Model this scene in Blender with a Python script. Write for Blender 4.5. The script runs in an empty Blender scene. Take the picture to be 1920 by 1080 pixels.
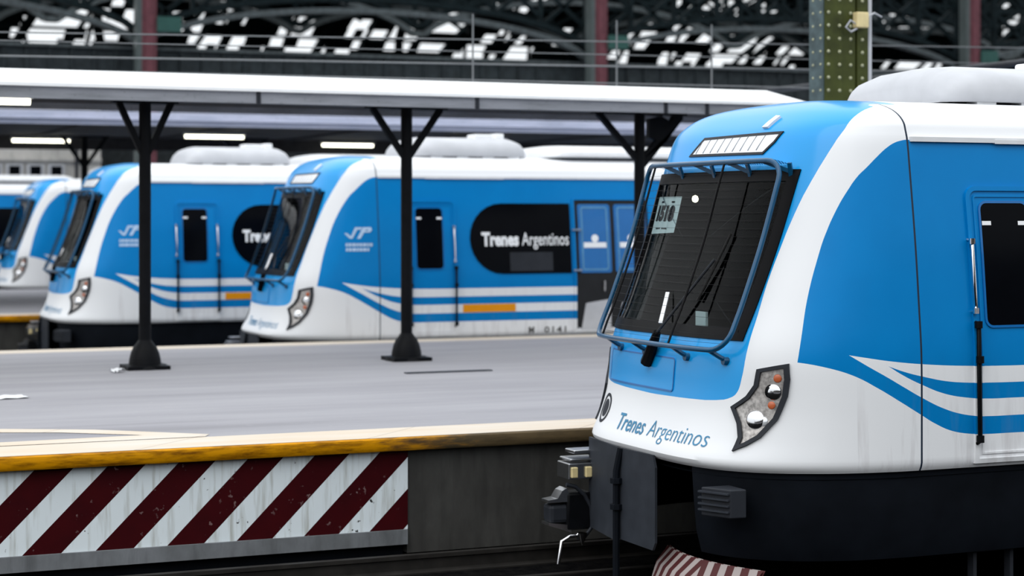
import bpy, bmesh, math, random
from mathutils import Vector, Matrix
random.seed(7)
C = bpy.context.scene.collection
sc = bpy.context.scene
# ------------------------------------------------------------------ camera
EYE = 2.85                      # eye height above the rail
TH = math.radians(22.96)
cd = bpy.data.cameras.new('camera'); cam = bpy.data.objects.new('camera', cd); C.objects.link(cam)
cam.location = (0, 0, EYE); cam.rotation_euler = (math.pi/2, 0, -TH)
cd.sensor_width = 36; cd.lens = 36*3500/1920; cd.shift_y = -139.8/1920
cd.clip_end = 600
cd.dof.use_dof = True; cd.dof.focus_distance = 13.3; cd.dof.aperture_fstop = 1.5
sc.camera = cam
# ------------------------------------------------------------------ sky (overcast, brightest overhead)
w = bpy.data.worlds.new('sky'); sc.world = w; w.use_nodes = True
nt = w.node_tree; nt.nodes.clear()
def wn(t, **k):
    n = nt.nodes.new(t)
    for a, b in k.items(): setattr(n, a, b)
    return n
tc = wn('ShaderNodeTexCoord'); sp = wn('ShaderNodeSeparateXYZ'); nt.links.new(tc.outputs['Generated'], sp.inputs[0])
mr = wn('ShaderNodeMapRange'); nt.links.new(sp.outputs['Z'], mr.inputs['Value'])
mr.inputs['From Min'].default_value = 0.0; mr.inputs['From Max'].default_value = 1.0
mr.inputs['To Min'].default_value = 0.95; mr.inputs['To Max'].default_value = 2.3
bg = wn('ShaderNodeBackground'); bg.inputs['Color'].default_value = (0.93, 0.97, 1.0, 1)
nt.links.new(mr.outputs[0], bg.inputs['Strength'])
wo = wn('ShaderNodeOutputWorld'); nt.links.new(bg.outputs[0], wo.inputs[0])
# weak veiled sun high over the tracks
sd = bpy.data.lights.new('sun', 'SUN'); sd.energy = 0.9; sd.angle = math.radians(50); sd.color = (1, 0.97, 0.93)
so = bpy.data.objects.new('sun', sd); C.objects.link(so); so.location = (0, 0, 40)
so.rotation_euler = (math.radians(22), math.radians(-40), 0)
sc.view_settings.view_transform = 'Standard'; sc.view_settings.look = 'None'
sc.view_settings.gamma = 1; sc.view_settings.use_curve_mapping = False
sc.view_settings.exposure = 0.0
# ------------------------------------------------------------------ helpers
def tag(o, label=None, cat=None, group=None, kind=None):
    if label: o['label'] = label
    if cat: o['category'] = cat
    if group: o['group'] = group
    if kind: o['kind'] = kind
    return o
def empty(name, loc=(0, 0, 0)):
    o = bpy.data.objects.new(name, None); C.objects.link(o); o.location = loc; o.empty_display_size = .3
    return o
def kids(o): return list(o.children)
def copy_tree(o, parent=None, skip=()):
    c = o.copy(); C.objects.link(c); c.parent = parent
    for ch in kids(o):
        if ch.name.split('.')[0] not in skip: copy_tree(ch, c, skip)
    return c
class MB:
    def __init__(s): s.v = []; s.f = []; s.m = []
    def add(s, vs, fs, mi=0):
        b = len(s.v); s.v += [tuple(p) for p in vs]; s.f += [tuple(b+i for i in f) for f in fs]; s.m += [mi]*len(fs)
    def box(s, a, b, mi=0):
        x0, y0, z0 = a; x1, y1, z1 = b
        s.add([(x0,y0,z0),(x1,y0,z0),(x1,y1,z0),(x0,y1,z0),(x0,y0,z1),(x1,y0,z1),(x1,y1,z1),(x0,y1,z1)],
              [(0,3,2,1),(4,5,6,7),(0,1,5,4),(1,2,6,5),(2,3,7,6),(3,0,4,7)], mi)
    def bar(s, p, q, wd, hd=None, mi=0):
        # rectangular bar between two points
        p = Vector(p); q = Vector(q); d = (q-p).normalized(); hd = hd or wd
        up = Vector((0,0,1)) if abs(d.z) < .95 else Vector((0,1,0))
        r = d.cross(up).normalized(); u = r.cross(d)
        vs = []
        for e in (p, q):
            for sx, sy in ((-1,-1),(1,-1),(1,1),(-1,1)): vs.append(e + r*sx*wd/2 + u*sy*hd/2)
        s.add(vs, [(0,1,2,3),(7,6,5,4),(0,4,5,1),(1,5,6,2),(2,6,7,3),(3,7,4,0)], mi)
    def tube(s, pts, r, n=8, closed=False, mi=0):
        pts = [Vector(p) for p in pts]; N = len(pts); rings = []
        prev = None
        for i, p in enumerate(pts):
            a = pts[i-1] if (i > 0 or closed) else p
            b = pts[(i+1) % N] if (i < N-1 or closed) else p
            d = (b-a).normalized()
            if prev is None:
                up = Vector((0,0,1)) if abs(d.z) < .9 else Vector((0,1,0)); u = (up - d*up.dot(d)).normalized()
            else: u = (prev - d*prev.dot(d)).normalized()
            prev = u; v = d.cross(u)
            rr = r[i] if isinstance(r, (list, tuple)) else r
            rings.append([p + (u*math.cos(2*math.pi*k/n) + v*math.sin(2*math.pi*k/n))*rr for k in range(n)])
        vs = [q for g in rings for q in g]; fs = []
        for i in range(N if closed else N-1):
            j = (i+1) % N
            for k in range(n): fs.append((i*n+k, i*n+(k+1) % n, j*n+(k+1) % n, j*n+k))
        if not closed:
            fs.append(tuple(range(n-1, -1, -1))); fs.append(tuple((N-1)*n+k for k in range(n)))
        s.add(vs, fs, mi)
    def lathe(s, prof, c, n=24, axis='z', mi=0):
        vs = []; fs = []; N = len(prof)
        for r, h in prof:
            for k in range(n):
                a = 2*math.pi*k/n; x, y = r*math.cos(a), r*math.sin(a)
                if axis == 'z': p = (c[0]+x, c[1]+y, c[2]+h)
                elif axis == 'x': p = (c[0]+h, c[1]+x, c[2]+y)
                else: p = (c[0]+x, c[1]+h, c[2]+y)
                vs.append(p)
        for i in range(N-1):
            for k in range(n): fs.append((i*n+k, i*n+(k+1) % n, (i+1)*n+(k+1) % n, (i+1)*n+k))
        fs.append(tuple(range(n-1, -1, -1))); fs.append(tuple((N-1)*n+k for k in range(n)))
        s.add(vs, fs, mi)
    def prism(s, poly, mapf, t, mi=0):
        # polygon (a,b) -> mapf(a,b,depth), extruded from depth 0 to t
        n = len(poly)
        vs = [mapf(a, b, 0) for a, b in poly] + [mapf(a, b, t) for a, b in poly]
        fs = [tuple(range(n)), tuple(range(2*n-1, n-1, -1))]
        for i in range(n): fs.append((i, (i+1) % n, n+(i+1) % n, n+i))
        s.add(vs, fs, mi)
    def build(s, name, mat, parent=None, smooth=None, bevel=0):
        me = bpy.data.meshes.new(name); me.from_pydata(s.v, [], s.f)
        for m in (mat if isinstance(mat, (list, tuple)) else [mat]): me.materials.append(m)
        me.polygons.foreach_set('material_index', s.m)
        bm = bmesh.new(); bm.from_mesh(me); bmesh.ops.recalc_face_normals(bm, faces=bm.faces[:])
        bm.to_mesh(me); bm.free()
        if smooth is not None:
            me.polygons.foreach_set('use_smooth', [True]*len(me.polygons)); me.set_sharp_from_angle(angle=math.radians(smooth))
        me.update()
        o = bpy.data.objects.new(name, me); C.objects.link(o)
        if parent: o.parent = parent
        if bevel:
            b = o.modifiers.new('bevel', 'BEVEL'); b.width = bevel; b.segments = 2; b.limit_method = 'ANGLE'
        return o
def roundrect(a0, b0, a1, b1, r, n=5, corners=(1,1,1,1)):
    # ccw from lower-left; corners: ll, lr, ur, ul
    P = []
    for (cx, cy, st, on, px, py) in ((a0+r, b0+r, 180, corners[0], a0, b0), (a1-r, b0+r, 270, corners[1], a1, b0),
                             (a1-r, b1-r, 0, corners[2], a1, b1), (a0+r, b1-r, 90, corners[3], a0, b1)):
        if on:
            for k in range(n+1):
                t = math.radians(st+90*k/n); P.append((cx+r*math.cos(t), cy+r*math.sin(t)))
        else: P.append((px, py))
    return P
def dense(poly, step):
    out = []
    for i in range(len(poly)):
        a, b = poly[i], poly[(i+1) % len(poly)]
        n = max(1, int(math.ceil(math.dist(a, b)/step)))
        for k in range(n): out.append((a[0]+(b[0]-a[0])*k/n, a[1]+(b[1]-a[1])*k/n))
    return out
def patch(mb, poly, mapf, off, depth=.02, rings=7, step=.06, centre=None, mi=0):
    # conforming panel: radial fill of a star-shaped outline, with a rim going down into the skin
    P = dense(poly, step); n = len(P)
    c = centre or (sum(p[0] for p in P)/n, sum(p[1] for p in P)/n)
    vs = [mapf(c[0], c[1], off)]; fs = []
    for r in range(1, rings+1):
        k = r/rings
        for p in P: vs.append(mapf(c[0]+(p[0]-c[0])*k, c[1]+(p[1]-c[1])*k, off))
    for i in range(n): fs.append((0, 1+i, 1+(i+1) % n))
    for r in range(rings-1):
        a = 1+r*n; b = a+n
        for i in range(n): fs.append((a+i, b+i, b+(i+1) % n, a+(i+1) % n))
    if depth:
        b = len(vs); a = 1+(rings-1)*n
        for p in P: vs.append(mapf(p[0], p[1], off-depth))
        for i in range(n): fs.append((a+i, b+i, b+(i+1) % n, a+(i+1) % n))
    mb.add(vs, fs, mi)
def ringpatch(mb, outer, inner, mapf, off, depth=.02, mi=0, rows=2):
    n = len(outer); vs = []; fs = []
    for r in range(rows+1):
        k = r/rows
        for o, i in zip(outer, inner): vs.append(mapf(o[0]+(i[0]-o[0])*k, o[1]+(i[1]-o[1])*k, off))
    for p in outer: vs.append(mapf(p[0], p[1], off-depth))
    for p in inner: vs.append(mapf(p[0], p[1], off-depth))
    for r in range(rows):
        for i in range(n): fs.append((r*n+i, r*n+(i+1) % n, (r+1)*n+(i+1) % n, (r+1)*n+i))
    a = (rows+1)*n
    for i in range(n):
        fs.append((i, a+i, a+(i+1) % n, (i+1) % n))
        fs.append((rows*n+i, a+n+i, a+n+(i+1) % n, rows*n+(i+1) % n))
    mb.add(vs, fs, mi)
def inset(poly, k, c=None):
    n = len(poly); c = c or (sum(p[0] for p in poly)/n, sum(p[1] for p in poly)/n)
    return [(c[0]+(p[0]-c[0])*k, c[1]+(p[1]-c[1])*k) for p in poly]
def offset_in(poly, d):
    # true inward offset of a ccw/cw polygon
    n = len(poly); A = sum(poly[i][0]*poly[(i+1) % n][1]-poly[(i+1) % n][0]*poly[i][1] for i in range(n))
    sg = 1 if A > 0 else -1; out = []
    for i in range(n):
        p0, p1, p2 = Vector(poly[i-1]), Vector(poly[i]), Vector(poly[(i+1) % n])
        e1 = (p1-p0); e2 = (p2-p1)
        e1 = e1.normalized() if e1.length > 1e-9 else e2.normalized(); e2 = e2.normalized() if e2.length > 1e-9 else e1
        n1 = Vector((-e1.y, e1.x))*sg; n2 = Vector((-e2.y, e2.x))*sg
        m = (n1+n2); m = m.normalized() if m.length > 1e-6 else n1
        k = d/max(.35, m.dot(n1)); out.append(tuple(p1+m*k))
    return out
def text_mesh(txt, size, bold=0.0, shear=0.0, spacing=1.0):
    cu = bpy.data.curves.new('text', 'FONT'); cu.body = txt; cu.size = size; cu.offset = bold; cu.shear = shear
    cu.space_character = spacing; cu.resolution_u = 3
    o = bpy.data.objects.new('text', cu); C.objects.link(o)
    dg = bpy.context.evaluated_depsgraph_get(); me = bpy.data.meshes.new_from_object(o.evaluated_get(dg))
    vs = [tuple(v.co) for v in me.vertices]; fs = [tuple(p.vertices) for p in me.polygons]
    bpy.data.objects.remove(o); bpy.data.curves.remove(cu); bpy.data.meshes.remove(me)
    return vs, fs
def put_text(mb, txt, size, mapf, off, a0, b0, width=None, bold=0, shear=0, spacing=1.0, flip=1, mi=0):
    vs, fs = text_mesh(txt, size, bold, shear, spacing)
    x0 = min(v[0] for v in vs); x1 = max(v[0] for v in vs)
    k = width/(x1-x0) if width else 1
    mb.add([mapf(a0+flip*(v[0]-x0)*k, b0+v[1], off) for v in vs], fs, mi)
# ------------------------------------------------------------------ materials
def srgb(r, g, b):
    f = lambda c: (c/255/12.92) if c/255 <= .04045 else ((c/255+.055)/1.055)**2.4
    return (f(r), f(g), f(b), 1)
class NT:
    def __init__(s, name):
        s.m = bpy.data.materials.new(name); s.m.use_nodes = True; s.t = s.m.node_tree; s.t.nodes.clear()
        s.out = s.n('ShaderNodeOutputMaterial')
    def n(s, t, ins=None, **k):
        x = s.t.nodes.new(t)
        for a, b in k.items(): setattr(x, a, b)
        if ins:
            for a, b in ins.items(): s.set(x.inputs[a], b)
        return x
    def set(s, sock, val):
        if isinstance(val, bpy.types.NodeSocket): s.t.links.new(val, sock)
        else: sock.default_value = val
    def math(s, op, a, b=0.0, c=None):
        x = s.n('ShaderNodeMath', operation=op); s.set(x.inputs[0], a); s.set(x.inputs[1], b)
        if c is not None: s.set(x.inputs[2], c)
        return x.outputs[0]
    def mix(s, f, a, b):
        x = s.n('ShaderNodeMix', data_type='RGBA'); s.set(x.inputs[0], f); s.set(x.inputs[6], a); s.set(x.inputs[7], b)
        return x.outputs[2]
    def noise(s, vec, scale, detail=3, rough=.55):
        x = s.n('ShaderNodeTexNoise', {'Scale': scale, 'Detail': detail, 'Roughness': rough}); s.set(x.inputs['Vector'], vec)
        return x.outputs['Fac']
    def ramp(s, f, lo, hi):
        x = s.n('ShaderNodeMapRange', {'Value': f, 'From Min': lo, 'From Max': hi}); return x.outputs[0]
    def vec(s, sx, sy, sz, src='Object'):
        t = s.n('ShaderNodeTexCoord'); m = s.n('ShaderNodeMapping', {'Vector': t.outputs[src], 'Scale': (sx, sy, sz)})
        return m.outputs[0]
    def xyz(s, src='Object'):
        t = s.n('ShaderNodeTexCoord'); x = s.n('ShaderNodeSeparateXYZ', {0: t.outputs[src]}); return x.outputs
    def curve(s, val, pts, lo, hi, vlo, vhi):
        # piecewise linear y(x)
        q = s.math('DIVIDE', s.math('SUBTRACT', val, lo), hi-lo)
        x = s.n('ShaderNodeFloatCurve', {'Value': q}); cm = x.mapping; cm.extend = 'HORIZONTAL'; cv = cm.curves[0]
        P = sorted([((a-lo)/(hi-lo), (b-vlo)/(vhi-vlo)) for a, b in pts])
        while len(cv.points) < len(P): cv.points.new(.5, .5)
        for p, (a, b) in zip(cv.points, P): p.location = (a, b); p.handle_type = 'AUTO'
        cm.update()
        return s.math('ADD', s.math('MULTIPLY', x.outputs[0], vhi-vlo), vlo)
    def bsdf(s, col, rough=.5, metal=0, coat=0, spec=.5, bump=None, bstr=.2, bdist=.01, **k):
        b = s.n('ShaderNodeBsdfPrincipled'); s.set(b.inputs['Base Color'], col); s.set(b.inputs['Roughness'], rough)
        s.set(b.inputs['Metallic'], metal); s.set(b.inputs['Coat Weight'], coat); s.set(b.inputs['Specular IOR Level'], spec)
        b.inputs['Coat Roughness'].default_value = .08
        if bump is not None:
            bp = s.n('ShaderNodeBump', {'Height': bump, 'Strength': bstr, 'Distance': bdist}); s.t.links.new(bp.outputs[0], b.inputs['Normal'])
        s.t.links.new(b.outputs[0], s.out.inputs[0]); return b
def simple(name, col, rough=.5, metal=0, coat=0, var=.12, scale=6, spec=.2, bstr=0):
    t = NT(name); v = t.vec(1, 1, 1); nz = t.noise(v, scale, 4)
    c2 = tuple(max(0, c*(1-var*2)) for c in col[:3])+(1,)
    c = t.mix(t.ramp(nz, .3, .75), col, c2)
    t.bsdf(c, rough, metal, coat, spec, nz if bstr else None, bstr); return t.m
def emit(name, col, strength):
    t = NT(name); e = t.n('ShaderNodeEmission', {'Color': col, 'Strength': strength}); t.t.links.new(e.outputs[0], t.out.inputs[0]); return t.m
BLUE = (0.0, .188, .50, 1); WHITE = (.74, .75, .77, 1)
M = {}
M['black'] = simple('black_paint', (.004, .004, .005, 1), .4, var=.2, spec=.08)
M['navy'] = simple('dark_navy_paint', (.006, .008, .012, 1), .6, var=.25, scale=3, spec=.08)
M['grille'] = simple('dark_grey_paint', (.022, .025, .032, 1), .5, var=.15)
M['apron'] = simple('slate_grey_panel', (.035, .040, .050, 1), .5, var=.15, spec=.1)
M['iron'] = simple('black_iron', (.004, .0045, .006, 1), .5, var=.3, scale=9, spec=.1)
M['rubber'] = simple('rubber', (.01, .01, .01, 1), .6)
M['steel'] = simple('bare_steel', (.55, .56, .58, 1), .28, 1, var=.1)
M['chrome'] = simple('chrome', (.8, .8, .82, 1), .12, 1, var=.04)
M['podgrey'] = simple('grey_pillar', (.10, .11, .11, 1), .6)
M['brass'] = simple('yellowed_plastic', (.75, .62, .33, 1), .4)
M['white'] = simple('white_paint', WHITE, .35, coat=.3, var=.04)
M['podwhite'] = simple('pod_white', (.50, .51, .54, 1), .5, var=.08, scale=3)
M['bluepaint'] = simple('blue_paint', (.002, .13, .40, 1), .3, coat=.4, var=.06)
M['cageblue'] = simple('guard_blue', (.004, .07, .16, 1), .3, coat=.4, var=.1)
M['liner'] = simple('cab_lining', (.012, .013, .014, 1), .9, var=.1, spec=.0)
M['console'] = simple('console_plastic', (.015, .016, .018, 1), .6)
M['darkglass'] = simple('dark_side_glass', (.002, .0025, .004, 1), .15, var=.1, spec=.04)
M['paper'] = simple('pale_green_card', (.66, .80, .78, 1), .7, var=.06)
M['ink'] = simple('black_ink', (.01, .012, .015, 1), .7)
M['letterblue'] = simple('blue_lettering', (.06, .24, .42, 1), .4)
M['letterwhite'] = simple('white_lettering', (.85, .86, .88, 1), .4, var=.03)
M['lettergrey'] = simple('dark_lettering', (.10, .10, .10, 1), .6)
M['logopale'] = simple('pale_logo', (.45, .60, .80, 1), .5)
M['trimblue'] = simple('trim_blue', (.12, .32, .52, 1), .4)
M['sagecol_'] = simple('light_grey_louvre', (.30, .31, .33, 1), .5)
M['orange'] = simple('orange_sign', srgb(225, 145, 10), .5, var=.05)
M['amber'] = simple('amber_lens', (.50, .12, .045, 1), .25, coat=.5)
M['reflector'] = simple('lamp_reflector', (.55, .52, .50, 1), .3, .6, var=.35, scale=34)
M['lampglass'] = simple('clear_lamp', (.75, .77, .80, 1), .08, .5, coat=1)
M['bulkgreen'] = simple('teal_box_paint', (.02, .07, .06, 1), .5)
def glass(name, tint, gloss_rough=.03):
    t = NT(name); g = t.n('ShaderNodeBsdfGlossy', {'Color': (1, 1, 1, 1), 'Roughness': gloss_rough}); tr = t.n('ShaderNodeBsdfTransparent', {'Color': tint})
    ge = t.n('ShaderNodeNewGeometry'); dt = t.n('ShaderNodeVectorMath', operation='DOT_PRODUCT'); t.set(dt.inputs[0], ge.outputs['Normal']); t.set(dt.inputs[1], ge.outputs['Incoming'])
    fr = t.math('ADD', t.math('MULTIPLY', t.math('POWER', t.math('SUBTRACT', 1.0, t.math('ABSOLUTE', dt.outputs['Value'])), 5.0), .35), .008)
    mx = t.n('ShaderNodeMixShader', {0: fr, 1: tr.outputs[0], 2: g.outputs[0]})
    t.t.links.new(mx.outputs[0], t.out.inputs[0]); return t.m
M['glass'] = glass('tinted_windscreen', (.62, .66, .68, 1)); M['clear'] = glass('clear_cover', (.95, .95, .95, 1))
def perforated():
    t = NT('perforated_sheet'); x = t.xyz(); k = 2*math.pi/.03
    a = t.math('SINE', t.math('MULTIPLY', x['Y'], k)); b = t.math('SINE', t.math('MULTIPLY', x['X'], k))
    h = t.math('GREATER_THAN', t.math('MULTIPLY', a, b), .08)
    bs = t.bsdf((.16, .40, .70, 1), .5); tr = t.n('ShaderNodeBsdfTransparent')
    mx = t.n('ShaderNodeMixShader', {0: h, 1: bs.outputs[0], 2: tr.outputs[0]}); t.t.links.new(mx.outputs[0], t.out.inputs[0]); return t.m
M['perf'] = perforated()
def livery(doorcut=False):
    t = NT('train_livery'); o = t.xyz(); x = o['X']; H = t.math('SUBTRACT', o['Z'], EYE)
    dy = t.math('ABSOLUTE', t.math('SUBTRACT', o['Y'], 1.6))
    gt = lambda a, b: t.math('GREATER_THAN', a, b)
    lt = lambda a, b: t.math('LESS_THAN', a, b)
    AND = lambda *q: q[0] if len(q) == 1 else t.math('MULTIPLY', q[0], AND(*q[1:]))
    OR = lambda a, b: t.math('MAXIMUM', a, b)
    NOT = lambda a: t.math('SUBTRACT', 1.0, a)
    yb = t.curve(H, [(-1.372, 0), (-1.362, .5), (-1.35, .81), (-1.322, .985), (-1.279, 1.04), (-1.166, 1.071), (-1.032, 1.08), (-.832, 1.072), (-.606, 1.06), (-.485, 1.058), (-.301, 1.069), (-.018, 1.105), (.184, 1.15), (.348, 1.194), (.44, 1.217), (.511, 1.235), (.58, 1.247), (.626, 1.25), (.67, 1.243), (.722, 1.222), (.775, 1.165), (.805, 1.07), (.88, 1.0)], -1.4, .9, 0, 1.5)
    front = AND(lt(dy, yb), lt(x, .15), gt(H, -1.372))
    xs = t.curve(H, [(-1.1, -.885), (-1.038, -.875), (-.811, -.823), (-.573, -.761), (-.32, -.679), (-.157, -.62), (.004, -.546), (.154, -.462), (.265, -.385), (.33, -.32), (.40, -.25), (.47, -.17), (.51, -.10), (.528, -.03), (.54, .05)], -1.2, .6, -1, .2)
    B0 = t.curve(x, [(-.9, -1.048), (-.877, -1.05), (-.698, -1.086), (-.53, -1.14), (-.345, -1.235), (-.16, -1.342), (-.006, -1.431), (.12, -1.501), (.256, -1.556), (.376, -1.58), (.5, -1.59), (.8, -1.592), (1.0, -1.592)], -1, 1, -1.7, -.9)
    B1 = t.curve(x, [(-.551, -.998), (-.43, -1.072), (-.285, -1.153), (-.13, -1.24), (0, -1.309), (.203, -1.399), (.338, -1.438), (.466, -1.458), (.6, -1.464), (.8, -1.464), (1, -1.464)], -1, 1, -1.7, -.9)
    B4 = t.curve(x, [(-.551, -.998), (-.43, -1.018), (-.251, -1.045), (.008, -1.072), (.376, -1.095), (.7, -1.103), (1, -1.105)], -1, 1, -1.7, -.9)
    B2 = t.curve(x, [(-.268, -1.079), (-.129, -1.159), (0, -1.217), (.203, -1.29), (.376, -1.322), (.549, -1.336), (.8, -1.338), (1, -1.338)], -1, 1, -1.7, -.9)
    B3 = t.curve(x, [(-.268, -1.079), (-.129, -1.126), (.038, -1.166), (.203, -1.198), (.376, -1.215), (.6, -1.222), (1, -1.224)], -1, 1, -1.7, -.9)
    mid = AND(gt(x, -.268), gt(H, B2), lt(H, B3))
    wedge = AND(gt(x, -.551), gt(H, B1), lt(H, B4), NOT(mid))
    side = AND(gt(x, xs), lt(H, .53), gt(H, B0), gt(dy, 1.2), NOT(wedge))
    blue = OR(front, side)
    v = t.vec(1, 1, 1)
    n1 = t.noise(v, 2.2, 3)
    bl = t.mix(t.ramp(n1, .3, .7), BLUE, (0, .172, .465, 1))
    vs = t.vec(7, 7, .8); n2 = t.noise(vs, 1.6, 4, .6)
    low = t.ramp(H, -1.0, -1.75)
    grime = t.math('MULTIPLY', AND(t.ramp(n2, .5, .78), low, gt(x, -.5)), .45)
    wh = t.mix(grime, WHITE, (.42, .38, .38, 1))
    col = t.mix(front, t.mix(blue, wh, bl), (.004, .285, .68, 1))
    col = t.mix(t.math('MULTIPLY', grime, .4), col, (.2, .2, .24, 1))
    seam = lt(t.math('ABSOLUTE', x), .008)
    col = t.mix(seam, col, (.02, .03, .05, 1))
    b = t.bsdf(col, .35, 0, t.math('ADD', t.math('MULTIPLY', front, .5), .03), .1); b.inputs['Coat IOR'].default_value = 1.6; b.inputs['Coat Roughness'].default_value = .15; return t.m
M['livery'] = livery()
# ------------------------------------------------------------------ the train skin
W = 1.6
ROWS = [(-1.83,1.58,-1.42),(-1.77,1.605,-1.47),(-1.62,1.605,-1.395),(-1.46,1.605,-1.335),(-1.31,1.605,-1.305),(-1.0,1.60,-1.265),(-.65,1.57,-1.12),(-.2,1.525,-.95),(.3,1.46,-.80),(.51,1.43,-.73),(.60,1.405,-.69),(.66,1.38,-.645),(.72,1.31,-.58),(.77,1.20,-.51),(.815,1.02,-.41),(.845,.78,-.29),(.863,.5,-.18),(.872,.25,-.1),(.875,0,-.05)]
def rowat(t):
    n = len(ROWS)-1; t = max(0, min(n-1e-9, t)); i = int(t); f = t-i
    p = [ROWS[max(0, min(n, i+k))] for k in (-1, 0, 1, 2)]
    def cr(a, b, c, d):
        m1 = (c-a)/2; m2 = (d-b)/2; dl = c-b
        lim = lambda m: 0 if dl == 0 else max(min(m/dl, 3), 0)*dl
        m1 = lim(m1); m2 = lim(m2); f2 = f*f; f3 = f2*f
        return (2*f3-3*f2+1)*b+(f3-2*f2+f)*m1+(-2*f3+3*f2)*c+(f3-f2)*m2
    return tuple(cr(*[q[k] for q in p]) for k in range(3))
_tc = {}
def tH(H):
    k = round(H, 5)
    if k in _tc: return _tc[k]
    lo, hi = 0, len(ROWS)-1
    for _ in range(40):
        m = (lo+hi)/2
        if rowat(m)[0] < H: lo = m
        else: hi = m
    _tc[k] = (lo+hi)/2
    return _tc[k]
def front_x(dy, H):
    _, wv, xn = rowat(tH(H)); return xn*max(0, 1-(abs(dy)/wv)**4)**.5
def fpt(dy, H, off=0):
    # point on the nose seen from ahead (dy from the centre line), pushed out along the normal
    e = .004; p = Vector((front_x(dy, H), W+dy, H))
    if off:
        a = Vector((front_x(dy+e, H), W+dy+e, H))-Vector((front_x(dy-e, H), W+dy-e, H))
        b = Vector((front_x(dy, H+e), W+dy, H+e))-Vector((front_x(dy, H-e), W+dy, H-e))
        n = a.cross(b)
        n.normalize()
        if n.x > 0: n = -n
        p = p+n*off
    return (p.x, p.y, p.z+EYE)
def side_y(H): return W-rowat(tH(H))[1]
def spt(x, H, off=0):
    if x >= 0: return (x, side_y(H)-off, H+EYE)
    _, wv, xn = rowat(tH(H)); c = max(0, min(1, x/xn)); dy = wv*(1-c*c)**.25
    g = 2*c/xn if xn else 0; gy = 4*(dy**3)/(wv**4)
    n = Vector((g, -gy, 0)).normalized()
    return (x+n.x*off, W-dy+n.y*off, H+EYE)
WIND = [(1.04, -.93), (-1.03, -.915), (-1.075, .318), (1.075, .318)]           # windscreen outline (dy,H)
def lerp_wind(u, v):   # u 0..1 from far to near, v 0..1 from bottom to top
    a = [WIND[0][k]+(WIND[1][k]-WIND[0][k])*u for k in (0, 1)]; b = [WIND[3][k]+(WIND[2][k]-WIND[3][k])*u for k in (0, 1)]
    return (a[0]+(b[0]-a[0])*v, a[1]+(b[1]-a[1])*v)
def shell(mb, inw=0.0, inx=0.0, hole=True, tmax=None, length=20.0):
    ts = []
    for i in range(len(ROWS)-1):
        n = 4 if ROWS[i+1][0]-ROWS[i][0] > .1 else 3
        if ROWS[i+1][0]-ROWS[i][0] > .3: n = 6
        ts += [i+k/n for k in range(n)]
    ts.append(len(ROWS)-1)
    taus = []
    ss = [-1+2*k/36 for k in range(37)]
    half = [math.asin(min(1, (k/18*.92)**2)) for k in range(19)]
    ext = [half[-1]+(math.pi/2-half[-1])*k/12 for k in range(1, 13)]
    pos = half+ext
    taus = [-a for a in reversed(pos[1:])]+pos
    nT = len(taus); rows = []
    for t in ts:
        H, wv, xn = rowat(t); wv = max(0, wv-inw); xn = min(0, xn+inx); H = H-(inw*.6 if H > .6 else 0)
        r = [(length, W-wv, H+EYE)]
        for a in taus: r.append((xn*math.cos(a), W+wv*math.copysign(abs(math.sin(a))**.5, a), H+EYE))
        r.append((length, W+wv, H+EYE)); rows.append(r)
    n = len(rows[0]); vs = [p for r in rows for p in r]; fs = []
    for i in range(len(rows)-1):
        for j in range(n-1):
            q = (i*n+j, i*n+j+1, (i+1)*n+j+1, (i+1)*n+j)
            if hole:
                ok = all(vs[k][0] < -.3 and abs(vs[k][1]-W) < 1.02+.045*((vs[k][2]-EYE+.93)/1.25) and -.9 < vs[k][2]-EYE < .29 for k in q)
                if ok: continue
            fs.append(q)
    # rear bulkhead and roof closure
    fs.append(tuple(i*n for i in range(len(rows)))+tuple(i*n+n-1 for i in range(len(rows)-1, -1, -1)))
    mb.add(vs, fs)
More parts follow.
